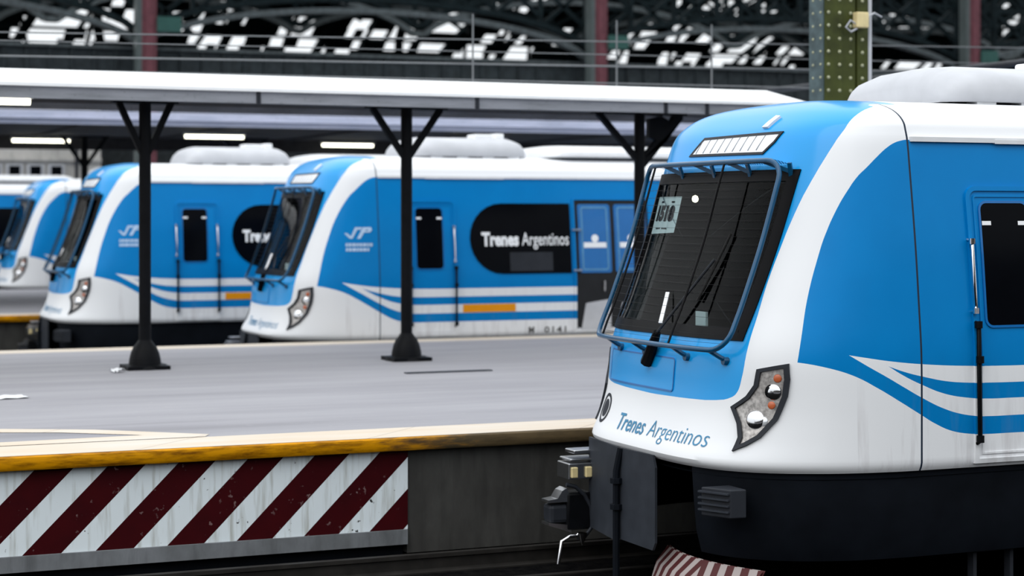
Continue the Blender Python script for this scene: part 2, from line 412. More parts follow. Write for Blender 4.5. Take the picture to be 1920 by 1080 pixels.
def build_train():
    root = empty('commuter_train')
    m = MB(); shell(m); m.build('body_shell', M['livery'], root, smooth=38)
    m = MB(); shell(m, .07, .09); m.build('cab_lining', M['liner'], root, smooth=60)
    # cab interior: rear bulkhead with slatted blind, driver's desk
    m = MB(); m.box((.55, .35, 1.2), (.6, 2.85, 3.3)); bk = m.build('cab_bulkhead', M['liner'], root)
    m = MB()
    for k in range(26): m.box((.52, .5, 2.0+k*.045), (.545, 2.0, 2.018+k*.045))
    m.build('blind', M['console'], bk)
    m = MB(); m.prism([(-1.08, 1.5), (-.5, 1.5), (-.35, 1.90), (-1.02, 1.97)], lambda a, b, d: (a, .75+d, b), 1.7); ds = m.build('driver_desk', M['console'], root)
    m = MB(); m.box((-.97, 1.40, 1.96), (-.95, 1.56, 2.10)); m.build('gauge_panel', M['paper'], ds)
    m = MB(); m.bar((-1.0, 2.60, 1.98), (-.70, 2.62, 2.72), .10, .10); m.build('cab_pillar', M['podgrey'], root)
    m = MB(); m.box((-.1, 1.35, 1.5), (.1, 1.75, 2.5)); m.build('driver_seat', M['console'], root, bevel=.05)
    # windscreen glass with its black border
    outer = dense(WIND, .06); inner = offset_in(outer, .085)
    m = MB(); patch(m, offset_in(outer, .07), lambda a, b, o: fpt(a, b, o), .004, depth=0, rings=10); gl = m.build('windscreen', M['glass'], root, smooth=50)
    m = MB(); ringpatch(m, outer, inner, fpt, .012, .03, rows=3); m.build('windscreen_border', M['black'], gl, smooth=40)
    # service sheets are added per train
    # guard in front of the windscreen
    def gpt(dy, H, fo): return (front_x(dy, H)-fo, W+dy, H+EYE)
    fo = .14
    loop = dense(roundrect(-1.05, -.98, 1.05, .385, .14, 6), .07)
    m = MB(); m.tube([gpt(a, b, fo) for a, b in loop], .02, 8, closed=True); g = m.build('windscreen_guard', M['cageblue'], root, smooth=60)
    for dy in (-.85, -.42, .1, .62):
        m = MB(); m.bar(gpt(dy, .385, fo), fpt(dy-.16, .30, 0), .022, .03); m.bar(fpt(dy-.16, .27, .0), fpt(dy-.16, .35, .06), .03, .02); m.build('strut', M['cageblue'], g)
    for dy in (-.9, -.45, .2, .66):
        m = MB(); m.tube([gpt(dy, -.98, fo), gpt(dy-.03, -1.03, .06), fpt(dy-.03, -1.06, -.01)], .018, 8)
        m.lathe([(.03, 0), (.03, .05), (.012, .07)], gpt(dy-.03, -1.06, .03), 10, 'x'); m.build('lug', M['cageblue'], g, smooth=40)
    for dy in (-.39, .8):
        m = MB(); m.tube([gpt(dy, .385+(-.98-.385)*k/12, fo) for k in range(13)], .009, 6); m.build('bar', M['black'], g, smooth=60)
    m = MB()
    for k in range(22):
        H = -.93+k*.0585; m.tube([gpt(-1.04+2.08*j/16, H, fo) for j in range(17)], .0011, 4)
    m.build('guard_wires', M['black'], g)
    m = MB(); n = 16
    vs = []; fs = []
    for j in range(n+1):
        a = -.98+1.96*j/n; vs += [gpt(a, .39, fo-.005), (front_x(a, .36)-.01, W+a, .36+EYE)]
    for j in range(n): fs.append((2*j, 2*j+2, 2*j+3, 2*j+1))
    m.add(vs, fs); m.build('perforated_panel', M['perf'], g)
    for dy in (-.99, .99):
        pass
    # wiper
    m = MB(); m.tube([fpt(.10, -1.15, .03), fpt(.0, -1.02, .05), fpt(-.07, -.93, .08)], [.05, .042, .03], 8); wp = m.build('wiper', M['black'], root, smooth=40)
    m = MB(); m.tube([fpt(-.07, -.93, .08), fpt(-.25, -.68, .07), fpt(-.48, -.36, .05)], .011, 6); m.build('wiper_arm', M['grille'], wp)
    m = MB(); m.tube([fpt(-.40-.16*k/6, -.66+.50*k/6, .03) for k in range(7)], .010, 6); m.build('wiper_blade', M['rubber'], wp)
    m = MB(); m.bar(fpt(-.03, -.86, .06), fpt(.10, -.62, .03), .03, .012); m.build('reflection_streak', M['white'], wp)['label'] = 'white streak standing for a reflection on the windscreen'  # white bar paints in the bright reflection on the glass
    # destination display, and a white patch painting the shine on the roof front
    DP = [(.465, .447), (.303, .592), (-.812, .602), (-.76, .52), (-.66, .436)]
    dd = dense(DP, .06)
    m = MB(); ringpatch(m, [(p[0], p[1]) for p in dd], offset_in(dd, .018), fpt, .010, .02); dsp = m.build('destination_display', M['grille'], root, smooth=40)
    m = MB(); patch(m, offset_in(dd, .015), fpt, .005, depth=0, rings=8); m.build('display_window', M['letterwhite'], dsp, smooth=60)
    m = MB()
    for k in range(9): m.bar(fpt(.30-.115*k, .585, .006), fpt(.36-.115*k, .47, .006), .008, .006)
    m.build('display_louvre', M['sagecol_'], dsp)
    m = MB(); patch(m, [(-.53, .635), (-.60, .635), (-.64, .715), (-.58, .72)], fpt, .02, .03, rings=3); m.build('shine_patch', M['letterwhite'], root, smooth=30)
    # access panel on the blue nose
    m = MB(); ap = dense(roundrect(-.31, -1.335, .85, -1.08, .03, 3), .06); patch(m, ap, fpt, .006, .01, rings=8); a = m.build('access_panel', M['livery'], root, smooth=50)
    m = MB(); ringpatch(m, ap, offset_in(ap, .012), fpt, .0075, .004, rows=1); m.build('panel_joint', M['bluepaint'], a)
    # headlights
    HL = [(-1.170, -1.106), (-1.332, -1.059), (-1.343, -1.17), (-1.337, -1.29), (-1.306, -1.453), (-1.243, -1.585), (-1.18, -1.645), (-1.112, -1.688), (-1.117, -1.591), (-1.084, -1.497), (-1.014, -1.383), (-1.075, -1.335), (-1.115, -1.299), (-1.160, -1.217)]
    for sg in (1, -1):
        P = [(p[0]*sg, p[1]) for p in dense(HL, .05)]; I = offset_in(P, .026)
        m = MB(); ringpatch(m, P, I, fpt, .02, .035, rows=2); hl = m.build('headlight', M['grille'], root, smooth=40)
        m = MB(); patch(m, I, fpt, .003, depth=0, rings=6, centre=(-1.2*sg, -1.36)); m.build('reflector', M['reflector'], hl, smooth=60)
        def lamp(dy, H, r, mat, nm, r2=None):
            c = Vector(fpt(dy, H, .0)); n = (Vector(fpt(dy, H, .1))-c).normalized(); mm = MB()
            q = Vector((0, 0, 1)).rotation_difference(n); K = 5; vs = []; fs = []; N = 18
            for i in range(K+1):
                for k in range(N):
                    a = math.pi/2*i/K; vs.append(c+q @ Vector((r*math.cos(a)*math.cos(2*math.pi*k/N), r*math.cos(a)*math.sin(2*math.pi*k/N), .004+r*.28*math.sin(a))))
            for i in range(K):
                for k in range(N): fs.append((i*N+k, i*N+(k+1) % N, (i+1)*N+(k+1) % N, (i+1)*N+k))
            mm.add(vs, fs); return mm.build(nm, mat, hl, smooth=60)
        lamp(-1.268*sg, -1.262, .058, M['chrome'], 'lamp_rim'); lamp(-1.262*sg, -1.260, .054, M['black'], 'indicator_lamp')
        lamp(-1.285*sg, -1.165, .030, M['amber'], 'amber_lamp'); lamp(-1.265*sg, -1.355, .028, M['amber'], 'amber_lamp')
        lamp(-1.19*sg, -1.46, .068, M['chrome'], 'lamp_rim'); lamp(-1.185*sg, -1.462, .058, M['lampglass'], 'main_lamp'); lamp(-1.235*sg, -1.47, .035, M['lampglass'], 'main_lamp')
    # lettering on the nose, round emblem
    m = MB(); kw = .40
    put_text(m, 'Trenes', .175, fpt, .004, .43, -1.678, width=.46, bold=.002, shear=.1, flip=-1); m.build('nose_lettering', M['letterblue'], root); m = MB()
    put_text(m, 'Argentinos', .175, fpt, .004, -.10, -1.678, width=.80, bold=-.0018, shear=.1, flip=-1)
    m.build('nose_lettering', M['letterblue'], root)
    m = MB(); ring = [(.80+.115*math.cos(k*math.pi/16), -1.555+.115*math.sin(k*math.pi/16)) for k in range(32)]
    ringpatch(m, ring, inset(ring, .8), fpt, .004, .003, rows=1); r2 = inset(ring, .6); patch(m, r2, fpt, .003, 0, rings=3); m.build('round_emblem', M['grille'], root)
    # cab door: leaf, raised surround, window, rails
    DR = dense(roundrect(.45, -1.80, 1.20, .20, .09, 5, (0, 0, 1, 1)), .08); DI = offset_in(DR, .035)
    m = MB(); patch(m, DI, spt, .006, .012, rings=8); dr = m.build('cab_door', M['livery'], root, smooth=40)
    m = MB(); ringpatch(m, DR, DI, spt, .02, .03, rows=1); ringpatch(m, offset_in(DR, .065), offset_in(DR, .08), spt, .014, .015, rows=1); m.build('door_surround', M['livery'], dr, smooth=30)
    wn_ = dense(roundrect(.575, -.81, .985, .075, .05, 4), .08)
    m = MB(); patch(m, wn_, spt, .013, .01, rings=5); wi = m.build('door_window', M['darkglass'], dr, smooth=40)
    m = MB(); ringpatch(m, wn_, offset_in(wn_, -.018), spt, .016, .012, rows=1); m.build('window_seal', M['bluepaint'], wi)
    for a in (.58, .90): m = MB(); m.add([spt(a, -.055, .016), spt(a+.08, -.055, .016), spt(a+.08, -.085, .016), spt(a, -.085, .016)], [(0, 1, 2, 3)]); m.build('window_clip', M['letterwhite'], wi)
    for xx in (.455, 1.16):
        m = MB(); m.tube([spt(xx, -.19, 0), spt(xx, -.20, .05), spt(xx, -.70, .05), spt(xx, -.71, 0)], .014, 8)
        for h in (-.20, -.70): m.lathe([(.024, -.02), (.024, .02)], spt(xx, h, .05), 10)
        m.build('grab_rail', M['chrome'], root, smooth=50)['label'] = 'chrome upper grab rail beside the cab door'
        m = MB(); m.tube([spt(xx+.015, -.78, .0), spt(xx+.015, -.80, .05), spt(xx+.012, -1.64, .05), spt(xx+.012, -1.66, 0)], .017, 8)
        for h in (-.80, -1.05, -1.62): m.lathe([(.028, -.025), (.028, .025)], spt(xx+.014, h, .05), 10)
        m.build('grab_rail', M['iron'], root, smooth=50)['label'] = 'black lower grab rail beside the cab door'
    # side glazing with the operator lettering, passenger door
    def pill(x0, x1, l, r):
        H0, H1 = -.90, .15; rr = .52; P = []
        hc = (H0+H1)/2
        if l: P += [(x0+rr*(1-math.sin(math.pi*k/14)), H1-(H1-H0)*(1-math.cos(math.pi*k/14))/2) for k in range(15)]
        else: P += [(x0, H1), (x0, H0)]
        if r: P += [(x1-rr*(1-math.sin(math.pi*k/14)), H0+(H1-H0)*(1-math.cos(math.pi*k/14))/2) for k in range(15)]
        else: P += [(x1, H0), (x1, H1)]
        return P
    m = MB(); patch(m, pill(1.42, 3.06, True, False), spt, .012, .015, rings=8, step=.08); sw = m.build('side_window', M['darkglass'], root, smooth=40)
    m = MB(); m.add([spt(a, b, .014) for a, b in ((2.05, -.86), (2.75, -.86), (2.75, -.58), (2.05, -.58))], [(0, 1, 2, 3)]); m.build('window_blind', M['grille'], sw)
    m = MB(); put_text(m, 'Trenes', .27, spt, .018, 1.60, -.475, width=.60, bold=.012); m.build('side_lettering', M['letterwhite'], sw); m = MB(); put_text(m, 'Argentinos', .27, spt, .018, 2.25, -.475, width=.77, bold=.002)
    m.build('side_lettering', M['letterwhite'], sw)
    m = MB(); patch(m, pill(4.55, 7.6, False, True), spt, .012, .015, rings=8, step=.1); m.build('side_window', M['darkglass'], root, smooth=40)
    m = MB(); patch(m, dense(roundrect(1.29, -1.459, 2.13, -1.343, .004, 1), .2), spt, .006, .006, rings=2); m.build('orange_sign', M['orange'], root)
    m = MB(); put_text(m, 'M', .13, spt, .004, 2.34, -1.79, bold=.006); m.build('fleet_number', M['lettergrey'], root); m = MB(); put_text(m, '0141', .13, spt, .004, 2.60, -1.79, width=.36, bold=.003, spacing=1.2); m.build('fleet_number', M['lettergrey'], root)
    P = dense(roundrect(3.10, -1.80, 4.42, .24, .05, 4, (0, 0, 1, 1)), .1)
    m = MB(); ringpatch(m, P, offset_in(P, .035), spt, .02, .03, rows=1); pd = m.build('passenger_door', M['livery'], root, smooth=30)
    m = MB(); patch(m, dense(roundrect(3.135, -1.8, 4.385, .205, .03, 3, (0, 0, 1, 1)), .1), spt, .004, .006, rings=8); m.build('doorway', M['console'], pd)
    for x0 in (3.19, 3.80):
        m = MB(); patch(m, dense(roundrect(x0, -.9, x0+.54, .14, .04, 3), .08), spt, .016, .012, rings=5); lf = m.build('door_leaf', M['bluepaint'], pd)
        m = MB(); q = dense(roundrect(x0+.05, -.86, x0+.49, .10, .04, 3), .08); ringpatch(m, q, offset_in(q, .02), spt, .022, .012, rows=1); m.build('leaf_trim', M['trimblue'], lf)
        m = MB(); m.add([spt(a, b, .02) for a, b in ((x0+.08, -.52), (x0+.46, -.52), (x0+.46, -.44), (x0+.08, -.44))], [(0, 1, 2, 3)])
        m.add([spt(x0+.27+.06*math.cos(k*math.pi/6), -.38+.06*math.sin(k*math.pi/6), .02) for k in range(12)], [tuple(range(12))]); m.build('door_notice', M['letterwhite'], lf)
        m = MB(); patch(m, dense([(x0+.02, -1.78), (x0+.52, -1.78), (x0+.52, -1.30), (x0+.10, -1.36)], .08), spt, .016, .012, rings=4); m.build('door_lower_panel', M['podwhite'], pd)
        m = MB(); m.tube([spt(x0+.40, -1.02, .03), spt(x0+.40, -1.18, .03)], .014, 6); m.build('door_handle', M['chrome'], pd)
    for hh in (-.25, -.86):
        m = MB(); m.tube([spt(3.08, hh, .03), spt(3.22, hh, .03)], .018, 6); m.build('door_bracket', M['steel'], pd)
    # drip rail along the roof edge
    m = MB(); m.bar(spt(.02, .535, .012), spt(19.9, .535, .012), .03, .035); m.bar(spt(.75, .525, .016), spt(2.0, .525, .016), .03, .03); m.build('drip_rail', M['white'], root)
    # roof pods
    def pod(x0, x1, h, hw, mat, base=.865):
        m = MB(); sec = [(-.97, 0), (-1, .12), (-.99, .40), (-.93, .62), (-.80, .80), (-.5, .95), (0, 1), (.5, .95), (.80, .80), (.93, .62), (.99, .40), (1, .12), (.97, 0)]
        st = [(0, .45, .80), (.03, .66, .86), (.08, .82, .92), (.16, .93, .97), (.28, 1, 1)]
        xs_ = [(x0+a, b, c) for a, b, c in st]+[(x1-a, b, c) for a, b, c in reversed(st)]
        vs = []; fs = []; n = len(sec)
        for a, b, c in xs_:
            for y, z in sec: vs.append((a, W+y*hw*c, EYE+base+z*(h-base)*b))
        for i in range(len(xs_)-1):
            for j in range(n): fs.append((i*n+j, i*n+(j+1) % n, (i+1)*n+(j+1) % n, (i+1)*n+j))
        fs.append(tuple(range(n))); fs.append(tuple((len(xs_)-1)*n+j for j in range(n)))
        m.add(vs, fs); return m.build('air_conditioner', mat, root, smooth=40)
    p1 = pod(.85, 2.70, 1.18, .82, M['podwhite']); p2 = pod(3.0, 7.0, 1.07, 1.15, M['white'])
    m = MB()
    for k in range(4): m = MB(); m.box((1.1+k*.42, .82, EYE+.76), (1.28+k*.42, .95, EYE+.87)); m.build('mount', M['white'], p1)
    m = MB(); m.box((1.9, W-.55, EYE+1.1), (2.2, W-.2, EYE+1.22)); m.box((2.3, W-.4, EYE+1.1), (2.45, W-.1, EYE+1.24)); m.build('cover_strap', M['letterwhite'], p1, bevel=.02)
    # skirt below the white skin: dark valance following the plan of the nose, open in the middle
    m = MB(); N = 46; vs = []; fs = []; lv = [(-1.83, .03), (-2.05, .05), (-2.30, .08), (-2.47, .14)]
    for sgn in (1, -1):
        b0 = len(vs); pts = []
        for k in range(N+1):
            a = math.asin((.46+(1-.46)*(k/N))**2) if k < N else math.pi/2
            pts.append(a)
        for H, ins in lv:
            for a in pts: vs.append(((-1.43+ins)*math.cos(a), W-sgn*(1.585-ins)*abs(math.sin(a))**.5, H+EYE))
            vs.append((19.8, W-sgn*(1.585-ins), H+EYE))
        n = N+2
        for i in range(len(lv)-1):
            for j in range(n-1): fs.append((b0+i*n+j, b0+i*n+j+1, b0+(i+1)*n+j+1, b0+(i+1)*n+j))
    m.add(vs, fs); m.build('skirt', M['navy'], root, smooth=40)
    m = MB(); vs = []
    for k in range(25):
        a = -math.pi/2+math.pi*k/24; vs.append((-1.40*math.cos(a), W+1.56*math.copysign(abs(math.sin(a))**.5, a), EYE-1.825))
    vs += [(19.8, W+1.56, EYE-1.825), (19.8, W-1.56, EYE-1.825)]
    m.add(vs, [tuple(range(len(vs)))]); m.add([(v[0], v[1], v[2]-.05) for v in vs], [tuple(range(len(vs)))]); m.build('floor_pan', M['navy'], root)
    # louvred vent box on the skirt corner
    m = MB(); vx = [(-1.47, .56), (-1.36, .33), (-1.24, .32), (-1.24, .56)]
    m.prism(vx, lambda a, b, d: (a, b, EYE-1.935-d), .20); vb = m.build('vent_box', M['grille'], root, bevel=.008)
    m = MB()
    for k in range(4):
        z = EYE-1.965-k*.042; m.bar((-1.482, .57, z), (-1.372, .335, z), .03, .012)
    m.build('louvre', M['apron'], vb)
    # apron plates, upright bar, deflector
    ap = []
    for (q0, q1, zt, zb) in (((-1.415, W+.93), (-1.50, W+.22), -1.80, -2.52), ((-1.50, W+.20), (-1.47, W-.33), -1.80, -2.50)):
        m = MB(); d = Vector((q1[0]-q0[0], q1[1]-q0[1], 0)); n = Vector((-d.y, d.x, 0)).normalized()
        if n.x < 0: n = -n
        poly = roundrect(0, zb, 1, zt, .06, 4, (0, 1, 1, 0))
        poly = [(0, zb), (.93, zb-.01), (1, zb+.05), (1, zt-.09), (.93, zt), (0, zt)]
        m.prism(poly, lambda a, b, t: (q0[0]+d.x*a+n.x*t, q0[1]+d.y*a+n.y*t, b+EYE), .02); m.build('apron_panel', M['apron'], root)
    m = MB(); m.tube([(-1.50, W+.18, EYE-1.80), (-1.53, W+.20, EYE-1.98), (-1.53, W+.20, .04)], .028, 8)
    for z in (-2.05, -2.25): m.lathe([(.05, -.02), (.05, .02)], (-1.53, W+.20, EYE+z), 8)
    m.build('upright_bar', M['navy'], root, smooth=40)
    def stripe():
        t = NT('shaded_chevron_paint'); o = t.xyz(); a = t.math('ABSOLUTE', t.math('SUBTRACT', o['Y'], .92))
        s = t.math('FRACT', t.math('DIVIDE', t.math('ADD', t.math('ADD', t.math('MULTIPLY', a, 1.0), 4), t.math('MULTIPLY', o['Z'], .45)), .125))
        t.bsdf(t.mix(t.math('GREATER_THAN', s, .5), srgb(70, 12, 14), (.36, .31, .30, 1)), .7); return t.m  # both stripe colours darkened to paint in the shade under the nose
    m = MB(); P = []
    vs = []; fs = []; K = 12
    for k in range(K+1):
        y = .40+1.2*k/K; xx = -1.36+.20*((y-1.15)/.75)**2
        vs += [(xx+.10, y, .315), (xx-.0, y, .20), (xx-.05, y, .05), (xx-.03, y, .05), (xx+.12, y, .315)]
    for k in range(K):
        for j in range(4): fs.append((k*5+j, k*5+j+1, k*5+5+j+1, k*5+5+j))
    m.add(vs, fs); m.build('obstacle_deflector', stripe(), root, smooth=40)
    # coupler beside the apron
    yc = W+1.0
    m = MB(); m.tube([(-.9, yc, EYE-2.40), (-1.45, yc, EYE-2.40)], .10, 12); m.box((-1.62, yc-.10, EYE-2.54), (-1.40, yc+.10, EYE-2.24))
    cp = m.build('coupler', M['iron'], root, smooth=30, bevel=.02)
    m = MB(); m.prism([(-1.78, -2.29), (-1.70, -2.28), (-1.66, -2.22), (-1.62, -2.20), (-1.585, -2.27), (-1.59, -2.31), (-1.78, -2.31)], lambda a, b, d: (a, yc-.09+d, b+EYE), .14); m.build('coupler_jaw', M['steel'], cp); m = MB()
    m.prism([(-1.78, -2.49), (-1.66, -2.53), (-1.58, -2.56), (-1.58, -2.50), (-1.78, -2.47)], lambda a, b, d: (a, yc-.09+d, b+EYE), .14); m.build('coupler_jaw', M['steel'], cp)
    m = MB(); m.box((-1.76, yc-.08, EYE-2.48), (-1.56, yc+.08, EYE-2.33)); m.build('coupler_head', M['grille'], cp, bevel=.03)
    m = MB(); m.box((-1.62, yc-.13, EYE-2.13), (-1.36, yc+.1, EYE-2.00), 0); m.box((-1.60, yc-.12, EYE-1.985), (-1.34, yc+.1, EYE-1.965)); m.box((-1.56, yc-.1, EYE-1.93), (-1.34, yc+.08, EYE-1.90)); bx = m.build('jumper_box', M['steel'], cp, bevel=.008)
    for xx in (-1.575, -1.45):
        m = MB(); m.box((xx-.028, yc-.15, EYE-2.115), (xx+.028, yc-.125, EYE-2.03)); m.build('socket_cover', M['brass'], bx, bevel=.008)
    m = MB(); m.tube([(-1.63, yc-.1, EYE-2.17), (-1.55, yc-.1, EYE-2.19), (-1.47, yc-.1, EYE-2.26), (-1.41, yc-.1, EYE-2.36), (-1.40, yc-.1, EYE-2.52), (-1.47, yc-.1, EYE-2.60), (-1.53, yc-.1, EYE-2.60)], .017, 8); m.build('brake_hose', M['grille'], cp, smooth=60)
    m = MB(); m.tube([(-1.49, yc-.1, EYE-2.58), (-1.60, yc-.1, EYE-2.585), (-1.67, yc-.1, EYE-2.62), (-1.70, yc-.1, EYE-2.80)], .016, 8); m.lathe([(.045, 0), (.02, -.07), (.004, -.1)], (-1.50, yc-.12, EYE-2.56), 8); m.build('release_handle', M['chrome'], cp, smooth=60)
    # underframe gear and bogies
    for bx0 in (1.6, 14.5):
        m = MB(); m.box((bx0, .45, .30), (bx0+2.7, .62, .62)); m.box((bx0, 2.58, .30), (bx0+2.7, 2.75, .62)); m.box((bx0+1.1, .6, .35), (bx0+1.6, 2.6, .6)); bg_ = m.build('bogie', M['navy'], root, bevel=.03)
        for wx in (bx0+.35, bx0+2.35):
            for wy in (.76, 2.44):
                m = MB(); m.lathe([(.425, -.02), (.422, 0), (.42, .10), (.2, .11), (.12, .14)] if wy < 1 else [(.12, -.14), (.2, -.11), (.42, -.10), (.422, 0), (.425, .02)], (wx, wy, .42), 28, 'y'); m.build('wheel', M['iron'], bg_, smooth=40)
    m = MB(); m.box((.62, .22, .36), (.98, .30, .40)); m.box((.62, .22, .10), (.98, .30, .13)); m.box((.62, .23, .1), (.65, .3, 1.0)); m.box((.95, .23, .1), (.98, .3, 1.0)); m.build('footstep', M['grille'], root)
    return root
def logo(root):
    # slanting emblem over two lines of lettering on the cab side
    m = MB()
    for a, b, c, d in ((-.47, -.30, .05, .13), (-.31, -.12, .05, .13)):
        pass
    m.add([spt(x, h, .006) for x, h in ((-.49, -.285), (-.45, -.285), (-.40, -.33), (-.34, -.20), (-.24, -.20), (-.26, -.235), (-.31, -.235), (-.38, -.365), (-.42, -.365))], [(0, 1, 2, 8), (2, 7, 8), (2, 3, 6, 7), (3, 4, 5, 6)])
    m.add([spt(x, h, .006) for x, h in ((-.32, -.365), (-.23, -.20), (-.11, -.20), (-.10, -.24), (-.13, -.275), (-.23, -.275), (-.27, -.365), (-.19, -.235), (-.15, -.235), (-.16, -.25), (-.21, -.25))], [(0, 1, 7, 6), (1, 2, 8, 7), (2, 3, 4, 8), (4, 5, 10, 9), (8, 4, 9)])
    m.build('operator_emblem', M['logopale'], root)
    m = MB()
    for r, (h, x1) in enumerate(((-.455, -.12), (-.525, -.16))):
        x = -.48; k = 0
        while x < x1:
            wd = .03+.012*((k*7) % 3); m.add([spt(a, b, .005) for a, b in ((x, h-.022), (x+wd, h-.022), (x+wd+.004, h+.025), (x+.004, h+.025))], [(0, 1, 2, 3)]); x += wd+.008; k += 1
    m.build('operator_caption', M['logopale'], root)
T = build_train()
train2 = copy_tree(T); train2.location = (8.784, 25.63, 0); logo(train2)
tag(train2, 'blue and white train behind the middle black post, its side reading Trenes Argentinos', 'train', 'trains at the platforms')
train3 = copy_tree(T); train3.location = (6.58, 31.03, 0); logo(train3)
tag(train3, 'blue and white train behind the leftmost black post, its side window half hidden', 'train', 'trains at the platforms')
SK = ('guard_wires',)
train4 = copy_tree(T, skip=SK); train4.location = (7.79, 46.25, 0)
tag(train4, 'farthest blue and white train nose at the left edge, beyond the second canopy platform', 'train', 'trains at the platforms')
train5 = copy_tree(T, skip=SK); train5.location = (2.0, 51.6, 0)
tag(train5, 'sliver of blue train side at the far left edge, behind the farthest train nose', 'train', 'trains at the platforms')
T.location = (7.856, 11.083, 0)
tag(T, 'large blue and white train in the foreground on the right, card 1518 in its windscreen', 'train', 'trains at the platforms')
# number card behind the windscreen of the near train
m = MB(); CP = [(.93, .135), (.42, .135), (.40, -.15), (.87, -.165)]
patch(m, CP, fpt, -.006, 0, rings=3); cdp = m.build('number_card', M['paper'], T)
m = MB(); put_text(m, '1518', .15, lambda a, b, o: fpt(a, b, o), -.003, .84, -.05, width=.36, bold=.012, flip=-1)
m.add([fpt(a, b, -.003) for a, b in ((.80, .10), (.52, .10), (.52, .085), (.80, .085))], [(0, 1, 2, 3)]); m.add([fpt(a, b, -.003) for a, b in ((.78, -.115), (.55, -.115), (.55, -.125), (.78, -.125))], [(0, 1, 2, 3)])
m.build('card_number', M['ink'], cdp)
m = MB(); c0 = (-.45, 2.52, 2.97); m.lathe([(.0, -.03), (.02, -.02), (.026, 0), (.02, .02), (0, .03)], c0, 12); m.build('cab_lamp', emit('cab_lamp_glow', (1, .93, .65, 1), 9), T, smooth=60)
# ------------------------------------------------------------------ setting: track bed, platforms
def S(o): return tag(o, kind='structure')
PZ = 1.02
def ground_mat():  # near-black colour stands for the lack of light under the trains
    t = NT('unlit_dark_ballast'); v = t.vec(1, 1, 1); n = t.noise(v, 9, 5, .7); n2 = t.noise(v, .8, 3)
    t.bsdf(t.mix(t.ramp(n, .35, .8), (.003, .003, .0035, 1), (.010, .0095, .009, 1)), .95, 0, 0, 0.0, n, .9, .05); return t.m
m = MB(); m.box((-60, -30, -.4), (160, 130, -.02)); S(m.build('track_bed', ground_mat()))
def platform_mat(shaded=False):
    t = NT('platform_asphalt'); v = t.vec(.16, 1.3, 1); n = t.noise(v, 1.5, 5, .6); n2 = t.noise(t.vec(1, 1, 1), 14, 4, .6); n3 = t.noise(t.vec(.05, .6, 1), 3.1, 3)
    c = t.mix(t.ramp(n, .32, .72), (.30, .295, .315, 1), (.23, .225, .245, 1)); c = t.mix(t.math('MULTIPLY', t.ramp(n3, .55, .72), .5), c, (.17, .165, .18, 1))
    c = t.mix(t.math('MULTIPLY', t.ramp(n2, .62, .8), .3), c, (.42, .41, .42, 1))
    t.bsdf(c, .75, 0, 0, .3, n2, .15); return t.m
M['platform'] = platform_mat()
def kerb_mat():
    t = NT('kerb_stone'); o = t.xyz(); n = t.noise(t.vec(.4, 2, 1), 2, 4)
    j = t.math('FRACT', t.math('DIVIDE', t.math('ADD', t.math('ADD', o['X'], t.math('MULTIPLY', o['Y'], -1.0)), 40.0), 1.9)); jn = t.math('LESS_THAN', j, .012)
    c = t.mix(t.ramp(n, .35, .7), (.54, .45, .35, 1), (.56, .51, .45, 1)); c = t.mix(jn, c, (.40, .34, .28, 1)); t.bsdf(c, .7, bump=n, bstr=.1); return t.m
M['kerb'] = kerb_mat()
def nosing_mat():
    t = NT('yellow_nosing'); o = t.xyz(); n = t.noise(t.vec(1, 4, 6), 3, 5, .65)
    k = t.ramp(t.math('ADD', o['X'], t.math('MULTIPLY', n, 1.6)), 5.7, 6.5)
    y = t.mix(t.ramp(n, .42, .66), srgb(196, 134, 0), srgb(110, 66, 0)); b = t.mix(t.ramp(n, .4, .7), (.10, .07, .035, 1), (.05, .037, .02, 1))
    t.bsdf(t.mix(k, y, b), .6, spec=.1, bump=n, bstr=.2); return t.m
M['nosing'] = nosing_mat()
def stripe_wall():
    t = NT('hazard_stripes'); o = t.xyz(); h = t.math('SUBTRACT', o['Z'], EYE)
    s = t.math('FRACT', t.math('DIVIDE', t.math('ADD', t.math('SUBTRACT', t.math('SUBTRACT', o['X'], h), 4.703), 55.5), .555))
    n = t.noise(t.vec(1, 1, 1), 4, 5, .65); sp_ = t.noise(t.vec(1, 1, 1), 17, 3, .5); dr = t.noise(t.vec(9, 1, .7), 1.8, 4, .6)
    red = t.mix(t.ramp(sp_, .66, .72), srgb(48, 3, 8), (.24, .16, .16, 1)); red = t.mix(t.ramp(n, .3, .7), red, srgb(58, 4, 9))
    wh = t.mix(t.ramp(dr, .5, .75), (.68, .74, .77, 1), (.38, .39, .36, 1)); wh = t.mix(t.ramp(sp_, .70, .74), wh, (.03, .03, .03, 1))
    c = t.mix(t.math('LESS_THAN', s, .53), wh, red); t.bsdf(c, .65, 0, 0, .08); return t.m
def conc(name, c1, c2, sc_=3):
    t = NT(name); n = t.noise(t.vec(1, 1, .5), sc_, 6, .65); n2 = t.noise(t.vec(4, 4, .6), 2, 4); c = t.mix(t.ramp(n, .3, .72), c1, c2); c = t.mix(t.math('MULTIPLY', t.ramp(n2, .5, .7), .5), c, tuple(q*.5 for q in c2[:3])+(1,))
    t.bsdf(c, .85, 0, 0, .3, n, .25); return t.m
M['concrete'] = conc('stained_concrete', (.055, .054, .050, 1), (.026, .025, .023, 1)); M['ledge'] = conc('grey_ledge', (.19, .20, .215, 1), (.10, .105, .11, 1))
